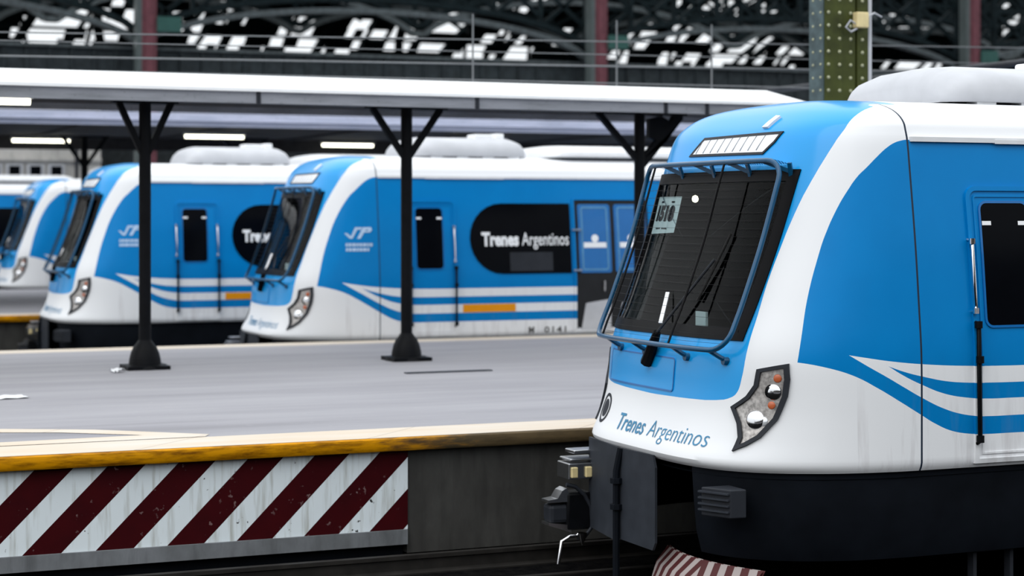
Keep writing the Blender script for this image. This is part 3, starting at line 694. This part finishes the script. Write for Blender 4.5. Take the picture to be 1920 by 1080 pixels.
def nosing(y0, x0, x1, name):
    # rounded overhanging edge, front face at y0
    prof = [(y0+.20, PZ-.004), (y0+.03, PZ-.004), (y0+.006, PZ-.014), (y0, PZ-.035), (y0, PZ-.095), (y0+.012, PZ-.112), (y0+.05, PZ-.118), (y0+.20, PZ-.118)]
    m = MB(); N = 40; n = len(prof); vs = []; fs = []
    for k in range(N+1):
        for y, z in prof: vs.append((x0+(x1-x0)*k/N, y, z))
    for k in range(N):
        for j in range(n): fs.append((k*n+j, k*n+(j+1) % n, (k+1)*n+(j+1) % n, (k+1)*n+j))
    fs.append(tuple(range(n))); fs.append(tuple(N*n+j for j in range(n)))
    m.add(vs, fs); return S(m.build(name, M['nosing'], smooth=40))
m = MB(); m.box((-30, 15.06, -.1), (70, 25.0, PZ)); S(m.build('platform_near', M['platform']))
m = MB(); m.box((-30, 14.44, PZ-.10), (70, 15.06, PZ)); S(m.build('platform_near_kerb', M['kerb']))
m = MB(); m.box((-30, 25.0, PZ-.10), (70, 25.56, PZ)); S(m.build('platform_near_far_kerb', M['kerb']))
m = MB(); m.box((-30, 25.0, -.1), (70, 25.5, PZ-.1)); S(m.build('platform_near_far_wall', M['concrete']))
nosing(14.41, -30, 70, 'platform_near_nosing')
m = MB(); m.box((-30, 14.50, .25), (5.21, 15.06, PZ-.1)); S(m.build('wall_striped', stripe_wall()))
m = MB(); m.box((5.21, 14.515, .05), (70, 15.06, PZ-.1)); S(m.build('wall_concrete', M['concrete']))
m = MB(); m.box((-30, 14.47, .13), (5.20, 15.06, .25)); S(m.build('wall_ledge', M['ledge']))
m = MB(); m.box((-30, 14.60, -.05), (5.2, 15.06, .13)); S(m.build('wall_footing', M['navy']))
m = MB(); z = PZ+.004
m.add([(-4, 15.06, z), (3.65, 15.06, z), (3.72, 15.2, z), (2.9, 15.9, z), (1.2, 16.75, z), (1.2, 16.4, z), (2.6, 15.8, z), (3.2, 15.35, z), (2.0, 15.3, z), (-4, 15.35, z)], [(0, 1, 2, 7, 8, 9), (2, 3, 6, 7), (3, 4, 5, 6)]); S(m.build('trim_1', M['kerb']))
m = MB(); m.box((-30, 34.98, -.1), (90, 46.15, PZ)); S(m.build('platform_middle', M['platform']))
m = MB(); m.box((-30, 34.36, PZ-.1), (90, 34.98, PZ)); S(m.build('platform_middle_kerb', M['kerb']))
nosing(34.33, -30, 90, 'platform_middle_nosing')
m = MB(); m.box((-30, 34.45, -.1), (90, 34.98, PZ-.1)); S(m.build('platform_middle_wall', M['concrete']))
m = MB(); m.box((-30, 55.6, -.1), (120, 62, PZ)); S(m.build('platform_far', M['platform']))
# rails
def rail(y, z0, label, kind='rail', x0=-30, x1=60):
    m = MB(); prof = [(-.07, 0), (.07, 0), (.07, .012), (.012, .03), (.012, .11), (.035, .12), (.035, .15), (-.035, .15), (-.035, .12), (-.012, .11), (-.012, .03), (-.07, .012)]
    m.prism(prof, lambda a, b, d: (x0+d, y+a, z0+b), x1-x0); o = m.build(kind, simple('worn_rail_steel', (.022, .020, .018, 1), .5, 0, var=.3)); return tag(o, label, 'rail')
rail(12.683-.84, -.16, 'running rail under the near side of the foreground train'); rail(12.683+.84, -.16, 'running rail under the far side of the foreground train')
rail(14.02, -.02, 'dull steel conductor rail along the foot of the concrete platform wall', 'conductor_rail')
# ------------------------------------------------------------------ canopies
def canopy_mat(name, c1, c2):
    t = NT(name); n = t.noise(t.vec(.5, 2, 4), 3, 5, .6); n2 = t.noise(t.vec(1, 1, 1), 22, 3); c = t.mix(t.ramp(n, .4, .68), c1, c2); c = t.mix(t.math('MULTIPLY', t.ramp(n2, .62, .75), .5), c, (.10, .10, .10, 1)); t.bsdf(c, .7, 0, 0, .3); return t.m
M['fascia'] = canopy_mat('weathered_fascia', (.27, .28, .31, 1), (.19, .20, .22, 1)); M['roofwhite'] = simple('white_roof_sheet', (.86, .87, .88, 1), .6, var=.03)
M['fascia2'] = canopy_mat('pale_fascia', (.46, .48, .60, 1), (.36, .39, .50, 1)); M['soffit'] = simple('dark_soffit', (.045, .045, .05, 1), .8, var=.2)
cn = empty('platform_canopy', (5, 22, EYE+1.5)); L = cn.location
tag(cn, 'long narrow canopy with white roof and grey fascia carried by the black posts', 'canopy')
def loc(mb, root):
    l = root.location; mb.v = [(a-l.x, b-l.y, c-l.z) for a, b, c in mb.v]; return mb
X0, X1 = -9, 13.25
m = MB(); m.prism([(21.18, 1.46), (22.30, 1.69), (23.4, 1.46), (23.4, 1.42), (22.3, 1.64), (21.18, 1.42)], lambda a, b, d: (X0+d, a, EYE+b), X1-X0); loc(m, cn).build('roof_sheet', M['roofwhite'], cn)
m = MB(); m.box((X0, 21.22, EYE+1.285), (X1, 21.30, EYE+1.44)); m.box((X0, 23.3, EYE+1.285), (X1, 23.38, EYE+1.44)); loc(m, cn).build('fascia', M['fascia'], cn)
m = MB(); m.box((X0, 21.30, EYE+1.36), (X1, 23.3, EYE+1.40)); loc(m, cn).build('soffit', M['soffit'], cn)
for xx in (5.75, 8.5, 11.1, 11.7):
    m = MB(); m.box((xx, 21.205, EYE+1.28), (xx+.05, 21.225, EYE+1.45)); loc(m, cn).build('joint_strap', M['grille'], cn)
def post_proto(h_top, brace=.48):
    r = empty('canopy_post')
    m = MB(); m.lathe([(.27, 0), (.25, .05), (.19, .055), (.182, .12), (.165, .19), (.135, .26), (.095, .31), (.075, .34)], (0, 0, 0), 24); m.box((-.25, -.25, 0), (.25, .25, .045)); m.build('base', M['iron'], r, smooth=35)
    m = MB(); m.tube([(0, 0, .3), (0, 0, h_top)], .072, 16); m.build('shaft', M['iron'], r, smooth=40)
    m = MB(); m.box((-brace-.08, -.06, h_top-.05), (brace+.08, .06, h_top)); m.build('cap_beam', M['iron'], r)
    for s in (-1, 1):
        m = MB(); m.bar((s*.03, 0, h_top-.64), (s*brace, 0, h_top-.04), .085, .07); m.build('brace', M['iron'], r)
    return r
HT = EYE+1.345-PZ
for i, (x, lab) in enumerate(((4.60, 'leftmost black iron canopy post, in front of the train nose with the half-hidden window'), (7.87, 'middle black iron canopy post, in front of the train door of the Trenes Argentinos carriage'), (11.12, 'right-hand black iron canopy post, half hidden behind the foreground train windscreen'))):
    o = post_proto(HT, (.31, .45, .60)[i])
    o.location = (x, 21.95, PZ); tag(o, lab, 'post', 'canopy posts on the near platform')
    if i == 2:
        m = MB(); m.prism([(.05, HT-.75), (.62, HT-.10), (.62, HT-.03), (.5, HT-.03), (.42, HT-.18), (.42, HT-.12), (.30, HT-.06), (.12, HT-.10), (.12, HT-.35), (.35, HT-.42), (.05, HT-.62)], lambda a, b, d: (a, -.05+d, b), .1); m.build('scroll_bracket', M['iron'], o)
        m = MB(); m.tube([(-.02, -.66, HT-.09), (0, -.1, HT-.03)], .02, 6); m.build('hanger', M['iron'], o)
c2 = empty('platform_canopy', (12, 40, EYE+1.8)); tag(c2, 'second wide canopy with lavender grey edge and lit dark underside, behind the trains', 'canopy')
m = MB(); m.box((-12, 36.0, EYE+1.70), (70, 36.1, EYE+1.82)); m.box((-12, 35.93, EYE+1.82), (70, 36.1, EYE+1.96)); m.box((-12, 35.9, EYE+1.80), (70, 36.1, EYE+1.825)); loc(m, c2).build('fascia', M['fascia2'], c2)
m = MB(); m.box((-12, 36.1, EYE+1.74), (70, 43.0, EYE+1.80)); 
for k in range(28): m.box((-11+k*2.9, 36.1, EYE+1.70), (-10.9+k*2.9, 43.0, EYE+1.74))
loc(m, c2).build('soffit', M['soffit'], c2)
m = MB(); m.box((-12, 36.1, EYE+1.80), (70, 43.0, EYE+1.95)); loc(m, c2).build('roof_deck', M['fascia2'], c2)
m = MB(); m.box((-12, 43.0, EYE+1.45), (70, 43.1, EYE+1.95)); loc(m, c2).build('rear_fascia', M['soffit'], c2)
p2 = post_proto(EYE+1.66-PZ, .45)
for i, (x, lab) in enumerate(((7.15, 'dark forked post under the second canopy, just left of the leftmost black post'), (10.65, 'dark forked post under the second canopy, behind the roof pod of the half-hidden train'))):
    o = p2 if i == 0 else copy_tree(p2)
    o.location = (x, 40.3, PZ); tag(o, lab, 'post', 'posts under the second canopy')
# fluorescent lights
tube_m = emit('fluorescent_glow', (1, .97, .78, 1), 5)
def light_proto(L):
    r = empty('fluorescent_light'); m = MB(); m.box((-L/2-.03, -.08, .03), (L/2+.03, .08, .07)); m.build('housing', M['podwhite'], r)
    m = MB(); m.tube([(-L/2, 0, 0), (L/2, 0, 0)], .042, 10); m.build('tube', tube_m, r, smooth=50); return r
lp = light_proto(1.25)
for i, (x, y, h, lab) in enumerate(((9.58, 38.7, 1.62, 'fluorescent light over the half-hidden train roof pod, right of the leftmost black post'), (15.6, 38.7, 1.62, 'rightmost fluorescent light under the second canopy, over the Trenes Argentinos carriage'), (6.55, 42.3, 1.62, 'leftmost fluorescent light under the second canopy, above the pale building'), (13.69, 42.3, 1.62, 'fluorescent light just above the roof of the Trenes Argentinos train nose'), (2.6, 21.62, 1.27, 'fluorescent light tucked under the near canopy at the left edge'))):
    o = lp if i == 0 else copy_tree(lp)
    o.location = (x, y, EYE+h); tag(o, lab, 'light', 'fluorescent lights under the canopies')
# ------------------------------------------------------------------ wires above the near canopy
M['wire'] = simple('grey_wire', (.16, .17, .18, 1), .5, .3)
for (h0, h1, r, lab) in ((2.22, 2.55, .009, 'topmost thin grey wire strung above the near canopy'), (2.12, 2.30, .007, 'second thin grey wire down above the near canopy'), (1.93, 2.16, .013, 'thick grey wire crossing the ribbed girder above the canopy'), (1.77, 1.86, .010, 'lowest grey wire just above the white canopy roof')):
    m = MB(); m.tube([(1.5+24*k/20, 23.5, EYE+h0+(h1-h0)*((1.5+24*k/20)-3.1)/15) for k in range(21)], r, 6); tag(m.build('overhead_wire', M['wire'], smooth=60), lab, 'wire', 'wires above the near canopy')
wp_ = MB(); wp_.tube([(0, 0, 0), (0, 0, 1.15)], .012, 6); wp_.box((-.05, -.05, 0), (.05, .05, .03))
pr = wp_.build('wire_post', M['wire'])
for i, (x, lab) in enumerate(((9.3, 'thin wire post standing on the canopy above the middle black post'), (11.45, 'thin wire post on the canopy near its middle right'), (12.95, 'thin wire post on the canopy end beside the green column'))):
    o = pr if i == 0 else pr.copy()
    if i: C.objects.link(o)
    o.location = (x, 23.3, EYE+1.53); tag(o, lab, 'post', 'wire posts on the canopy')
m = MB(); m.tube([(16.1, 4, EYE+1.98), (16.1, 50.2, EYE+2.12)], .045, 10); tag(m.build('tie_rod', M['grille'], smooth=60), 'dark steel tie rod crossing above the foreground train roof', 'rod')
# ------------------------------------------------------------------ riveted green column
M['olive'] = simple('olive_column_paint', (.060, .072, .014, 1), .45, var=.3, scale=4, bstr=.1); M['sage'] = simple('grey_green_side_paint', (.085, .125, .135, 1), .55, var=.3, scale=7, bstr=.1); M['rivet'] = simple('rivet_paint', (.42, .43, .28, 1), .4)  # side plate is greyer than the olive faces
gc = empty('riveted_column', (12.0, 18.55, PZ)); tag(gc, 'thick olive green riveted steel column rising behind the foreground train roof', 'column')
hh = 8.5
m = MB(); m.box((-.26, -.12, 0), (.26, .12, hh)); m.build('core', M['olive'], gc)
m = MB(); m.box((-.30, -.15, 0), (.12, -.12, hh)); m.box((-.30, -.165, 0), (-.06, -.15, hh)); m.box((.15, -.15, 0), (.30, -.12, hh)); m.box((-.30, .12, 0), (.30, .15, hh)); m.build('face_plate', M['olive'], gc, bevel=.004)
m = MB(); m.box((-.315, -.15, 0), (-.26, .15, hh)); m.build('side_plate', M['sage'], gc, bevel=.004)
m = MB()
def rivets(mb, pts, n, r):
    q = Vector((0, 0, 1)).rotation_difference(Vector(n)); N = 8
    for p in pts:
        vs = []; fs = []
        for i in range(3):
            a = math.pi/2*i/2.4
            for k in range(N): vs.append(Vector(p)+q @ Vector((r*math.cos(a)*math.cos(2*math.pi*k/N), r*math.cos(a)*math.sin(2*math.pi*k/N), r*.75*math.sin(a))))
        for i in range(2):
            for k in range(N): fs.append((i*N+k, i*N+(k+1) % N, (i+1)*N+(k+1) % N, (i+1)*N+k))
        fs.append(tuple(2*N+k for k in range(N))); mb.add(vs, fs)
zz = [1.3+.15*k for k in range(47)]
for a, y in ((-.25, -.165), (-.10, -.165), (.06, -.15), (.22, -.15)): rivets(m, [(a, y, z) for z in zz], (0, -1, 0), .021)
for b in (-.10, .06): rivets(m, [(-.315, b, z) for z in zz], (-1, 0, 0), .017)
o = m.build('rivets', M['rivet'], gc, smooth=60)
m = MB(); m.tube([(.33, -.13, 0), (.33, -.13, hh)], .028, 10); m.build('conduit', M['podwhite'], gc, smooth=60)
m = MB(); m.box((.08, -.26, 3.98), (.24, -.16, 4.16)); jb = m.build('junction_box', M['brass'], gc, bevel=.01)
m = MB(); m.tube([(.10, -.21, 4.02), (.0, -.24, 4.06), (-.05, -.22, 3.98), (.02, -.22, 3.93), (.10, -.22, 3.97)], .012, 6); m.tube([(.22, -.21, 4.10), (.34, -.22, 4.16), (.45, -.2, 4.12)], .012, 6); m.build('cable_loop', M['podwhite'], jb)
# ------------------------------------------------------------------ train shed behind
M['shed'] = simple('shed_iron', (.008, .014, .016, 1), .7, var=.3, spec=.05); M['shedgrey'] = simple('shed_grey_iron', (.07, .085, .09, 1), .6, var=.3); M['shedweb'] = simple('shed_web', (.022, .03, .034, 1), .7, var=.3); M['maroon'] = simple('maroon_column_paint', (.11, .035, .045, 1), .5, var=.2); M['sagecol'] = simple('grey_green_column', (.06, .075, .075, 1), .5)
BAY = 13.55; CX = [10.56+BAY*k for k in range(3)]
def col_proto():
    r = empty('shed_column'); m = MB(); m.box((-.10, -.2, 0), (.30, .2, 11)); m.box((-.02, -.24, 0), (.2, -.2, 11)); m.build('shaft', M['maroon'], r)
    m = MB(); m.box((-.24, -.2, 0), (-.10, .2, 11)); m.build('flange', M['sagecol'], r)
    m = MB(); m.box((.30, -.30, EYE+4.95), (.95, -.1, EYE+5.35)); m.build('hopper_box', M['bulkgreen'], r); return r
cpz = col_proto()
for i, (x, lab) in enumerate(zip(CX, ('leftmost maroon shed column, above the leftmost black post', 'middle maroon shed column, above the right-hand black post', 'rightmost maroon shed column, above the foreground train roof'))):
    o = cpz if i == 0 else copy_tree(cpz)
    o.location = (x, 50.5, -.02); tag(o, lab, 'column', 'maroon columns of the train shed')
def girder(name, Y, hb, rise, ht, xr, label, wd=.14, dens=1.1):
    r = empty(name, (30, Y, EYE+hb)); tag(r, label, 'truss', 'lattice trusses of the train shed')
    def arch(x):
        k = ((x-CX[0])/BAY) % 1.0; return hb+rise*(max(0, 1-(2*k-1)**2))**.6
    n = int((xr[1]-xr[0])/.45); xs_ = [xr[0]+(xr[1]-xr[0])*i/n for i in range(n+1)]
    for nm, f, mt in (('arch_rib', lambda x: arch(x), M['shedgrey']), ('arch_rib', lambda x: arch(x)+.32, M['shed']), ('top_chord', lambda x: ht, M['shed'])):
        m = MB()
        for a, b in zip(xs_, xs_[1:]): m.bar((a, Y, EYE+f(a)), (b, Y, EYE+f(b)), .3, wd)
        loc(m, r).build(nm, mt, r)
    m = MB(); x = xr[0]; i = 0
    while x < xr[1]-dens:
        h0 = arch(x)+.3; h1 = arch(x+dens)+.3
        m.bar((x, Y, EYE+h0), (x, Y, EYE+ht), wd*.7, .2); hm = ht
        if ht-h0 > .5:
            z0 = h0; st = min(1.2, (ht-h0))
            while z0 < ht-.3:
                z1 = min(ht, z0+st); m.bar((x, Y, EYE+z0), (x+dens, Y, EYE+z1), wd*.6, .12); m.bar((x, Y, EYE+z1), (x+dens, Y, EYE+z0), wd*.6, .12); m.bar((x, Y, EYE+z1), (x+dens, Y, EYE+z1), wd*.7, .12); z0 = z1
        x += dens; i += 1
    loc(m, r).build('lattice', M['shed'], r)
    return r
girder('lattice_truss', 50.95, 4.55, 1.25, 8.2, (-3, 62), 'nearest lattice truss with flat arches between the maroon columns', .15, 1.5)
girder('lattice_truss', 66, 6.4, 1.8, 10.5, (4, 70), 'second lattice truss back, seen through the nearest arches', .2, 2.0)
girder('lattice_truss', 82, 8.0, 1.6, 13, (8, 84), 'third lattice truss back, deep inside the train shed', .25, 2.4)
# ribbed girder along the columns
gb = empty('ribbed_girder', (25, 51.1, EYE+4)); tag(gb, 'long dark ribbed girder running above the canopy between the columns', 'girder')
m = MB(); pr_ = []
for k in range(150):
    a = -7.5+k*.6; pr_ += [(a, 51.3), (a+.02, 51.22), (a+.08, 51.22), (a+.10, 51.3)]
pr_ += [(82.6, 51.36), (-7.5, 51.36)]
m.prism(pr_, lambda a, b, d: (a, b, EYE+3.45+d), 1.05); loc(m, gb).build('web', M['shedweb'], gb)
for h in (4.5, 3.38): m = MB(); m.box((-8, 51.15, EYE+h), (83, 51.4, EYE+h+.08)); loc(m, gb).build('flange', M['shedgrey'], gb)
# vaulted roof and far glazed side: dark panes with open lights between the bars
vr = empty('shed_roof', (45, 96, EYE+8)); tag(vr, 'dark vaulted shed roof with bright glazed openings behind the trusses', 'roof')
m = MB(); rnd = random.Random(11)
def cell(x0, x1, h0, h1, yf):
    m.add([(x0, yf(h0), EYE+h0), (x1, yf(h0), EYE+h0), (x1, yf(h1), EYE+h1), (x0, yf(h1), EYE+h1), (x0, yf(h0)+.08, EYE+h0), (x1, yf(h0)+.08, EYE+h0), (x1, yf(h1)+.08, EYE+h1), (x0, yf(h1)+.08, EYE+h1)], [(0, 1, 2, 3), (7, 6, 5, 4), (0, 4, 5, 1), (2, 6, 7, 3), (1, 5, 6, 2), (3, 7, 4, 0)])
yf = lambda h: 96-max(0, (h-8))**1.6*1.0
# openings: centre along the shed, height, half width, half height
ZONES = [(15.7, 9.08, 2.63, 0.8), (18.1, 9.84, 1.06, 0.53), (21.8, 9.52, 1.51, 0.95), (24.0, 10.14, 1.1, 0.41), (24.1, 8.75, 1.7, 0.33), (28.1, 8.88, 1.75, 0.42), (27.6, 9.71, 1.15, 0.28), (29.4, 9.88, 0.52, 0.33), (30.8, 9.99, 0.59, 0.33), (32.7, 9.15, 1.81, 0.4), (33.5, 9.66, 1.2, 0.43), (35.9, 10.09, 1.22, 0.4), (36.5, 10.93, 1.2, 0.28), (34.0, 10.8, 1.18, 0.22), (39.5, 10.98, 1.23, 0.34), (38.5, 8.76, 3.33, 0.47), (39.5, 9.61, 1.26, 0.29), (43.0, 9.21, 0.49, 0.74), (47.1, 9.46, 0.84, 0.9), (49.1, 10.97, 2.15, 0.53), (51.4, 11.15, 1.34, 0.59), (49.6, 10.16, 1.01, 0.3), (51.4, 8.79, 2.09, 0.43), (52.4, 9.88, 1.04, 0.36), (54.8, 9.3, 1.42, 0.62), (54.1, 11.13, 1.03, 0.59), (57.8, 9.52, 0.9, 0.78), (61.7, 10.9, 1.09, 0.37), (67.5, 8.95, 2.34, 0.39), (64.8, 10.99, 2.23, 0.43), (68.6, 11.11, 1.72, 0.63), (68.0, 11.79, 1.5, 0.31), (73.1, 9.82, 0.8, 0.49), (62.1, 11.38, 0.72, 0.24)]
hs = [2.5, 7.4]+[7.4+.46*k for k in range(1, 18)]
for j in range(len(hs)-1):
    x0 = 8.0
    while x0 < 84:
        wd = rnd.uniform(.35, .85) if j else 2.0
        sk = rnd.uniform(-.2, .2); xc = x0+wd/2; hc = (hs[j]+hs[j+1])/2
        inz = any(((xc-a)/c)**2+((hc-b)/d)**2 < 1.0+rnd.uniform(-.3, .5) for a, b, c, d in ZONES)
        if j == 0 or rnd.random() > (.76 if inz else .04): cell(x0, x0+wd, hs[j], hs[j+1], yf)
        x0 += wd
loc(m, vr).build('roof_panes', M['shed'], vr)
m = MB()
for i in range(0, 60):
    x0 = 8+i*1.3+rnd.uniform(-.3, .3); lean = rnd.choice((-.9, 0, 0, .9, .5))
    for a, b in zip(hs[1:-1:2], hs[3::2]): m.bar((x0+lean*(a-7.4)*.5, yf(a)-.1, EYE+a), (x0+lean*(b-7.4)*.5, yf(b)-.1, EYE+b), .17 if i % 4 else .45, .2)
for h in hs[1::2]: m.bar((5, yf(h)-.1, EYE+h), (86, yf(h)-.1, EYE+h), .15, .14)
loc(m, vr).build('glazing_bars', M['shed'], vr)
# unseen dark wall added behind the viewer to darken reflections; platform there too
m = MB(); m.box((-60, -12.4, -.02), (90, -12, 7)); S(m.build('wall_added_dark', simple('reflection_darkening_wall', (.05, .045, .04, 1), .9, var=.3)))
m = MB(); m.box((-40, -12, -.02), (70, -1.2, PZ)); S(m.build('platform_viewer', M['platform']))
# dark back wall and pale building at the left
bw = MB(); bw.box((11.2, 62.0, 0), (110, 62.4, EYE+3.35)); S(bw.build('wall_back', simple('dark_back_wall', (.02, .025, .027, 1), .8, var=.4)))
sb = empty('station_building', (2, 60.2, 0)); tag(sb, 'pale station building with sash windows at the far left, behind the farthest train', 'building')
m = MB(); m.box((-14, 60.2, 0), (11.2, 61.6, EYE+3.3)); m.box((-14, 60.08, EYE+1.66), (11.2, 60.2, EYE+1.76)); loc(m, sb).build('wall', conc('pale_render', (.50, .48, .45, 1), (.36, .35, .33, 1), 1.5), sb)
for k in range(7):
    xx = 5.7+k*.65
    m = MB(); m.box((xx-.06, 60.12, EYE+.70), (xx+.44, 60.2, EYE+1.56)); wf = loc(m, sb).build('window', M['podwhite'], sb)
    m = MB(); m.box((xx+.02, 60.10, EYE+.80), (xx+.36, 60.12, EYE+1.50)); loc(m, sb).build('pane', M['darkglass'], wf)
m = MB(); m.tube([(10.4, 60.0, 0), (10.4, 60.0, EYE+3)], .06, 8); loc(m, sb).build('downpipe', M['grille'], sb)
# ------------------------------------------------------------------ litter on the platform
for (x, y, sx, lab, rot) in ((4.2, 21.55, .16, 'crumpled white paper at the foot of the leftmost black post', .4), (2.62, 19.0, .35, 'flat white paper sheet on the platform at the left edge', .1)):
    m = MB(); N = 7; vs = []; fs = []; r_ = random.Random(int(x*10))
    for i in range(N):
        for j in range(N): vs.append(((i/(N-1)-.5)*sx, (j/(N-1)-.5)*sx*.9, .006+r_.random()*(.05 if sx < .2 else .012)))
    for i in range(N-1):
        for j in range(N-1): fs.append((i*N+j, i*N+j+1, (i+1)*N+j+1, (i+1)*N+j))
    m.add(vs, fs); o = m.build('paper_scrap', M['letterwhite'], smooth=80); o.location = (x, y, PZ); o.rotation_euler.z = rot; tag(o, lab, 'paper')
m = MB(); m.box((0, 0, 0), (1.05, .12, .012)); o = m.build('drain_cover', M['grille']); o.location = (7.2, 20.05, PZ); tag(o, 'narrow dark drain cover in the platform in front of the middle black post', 'drain')
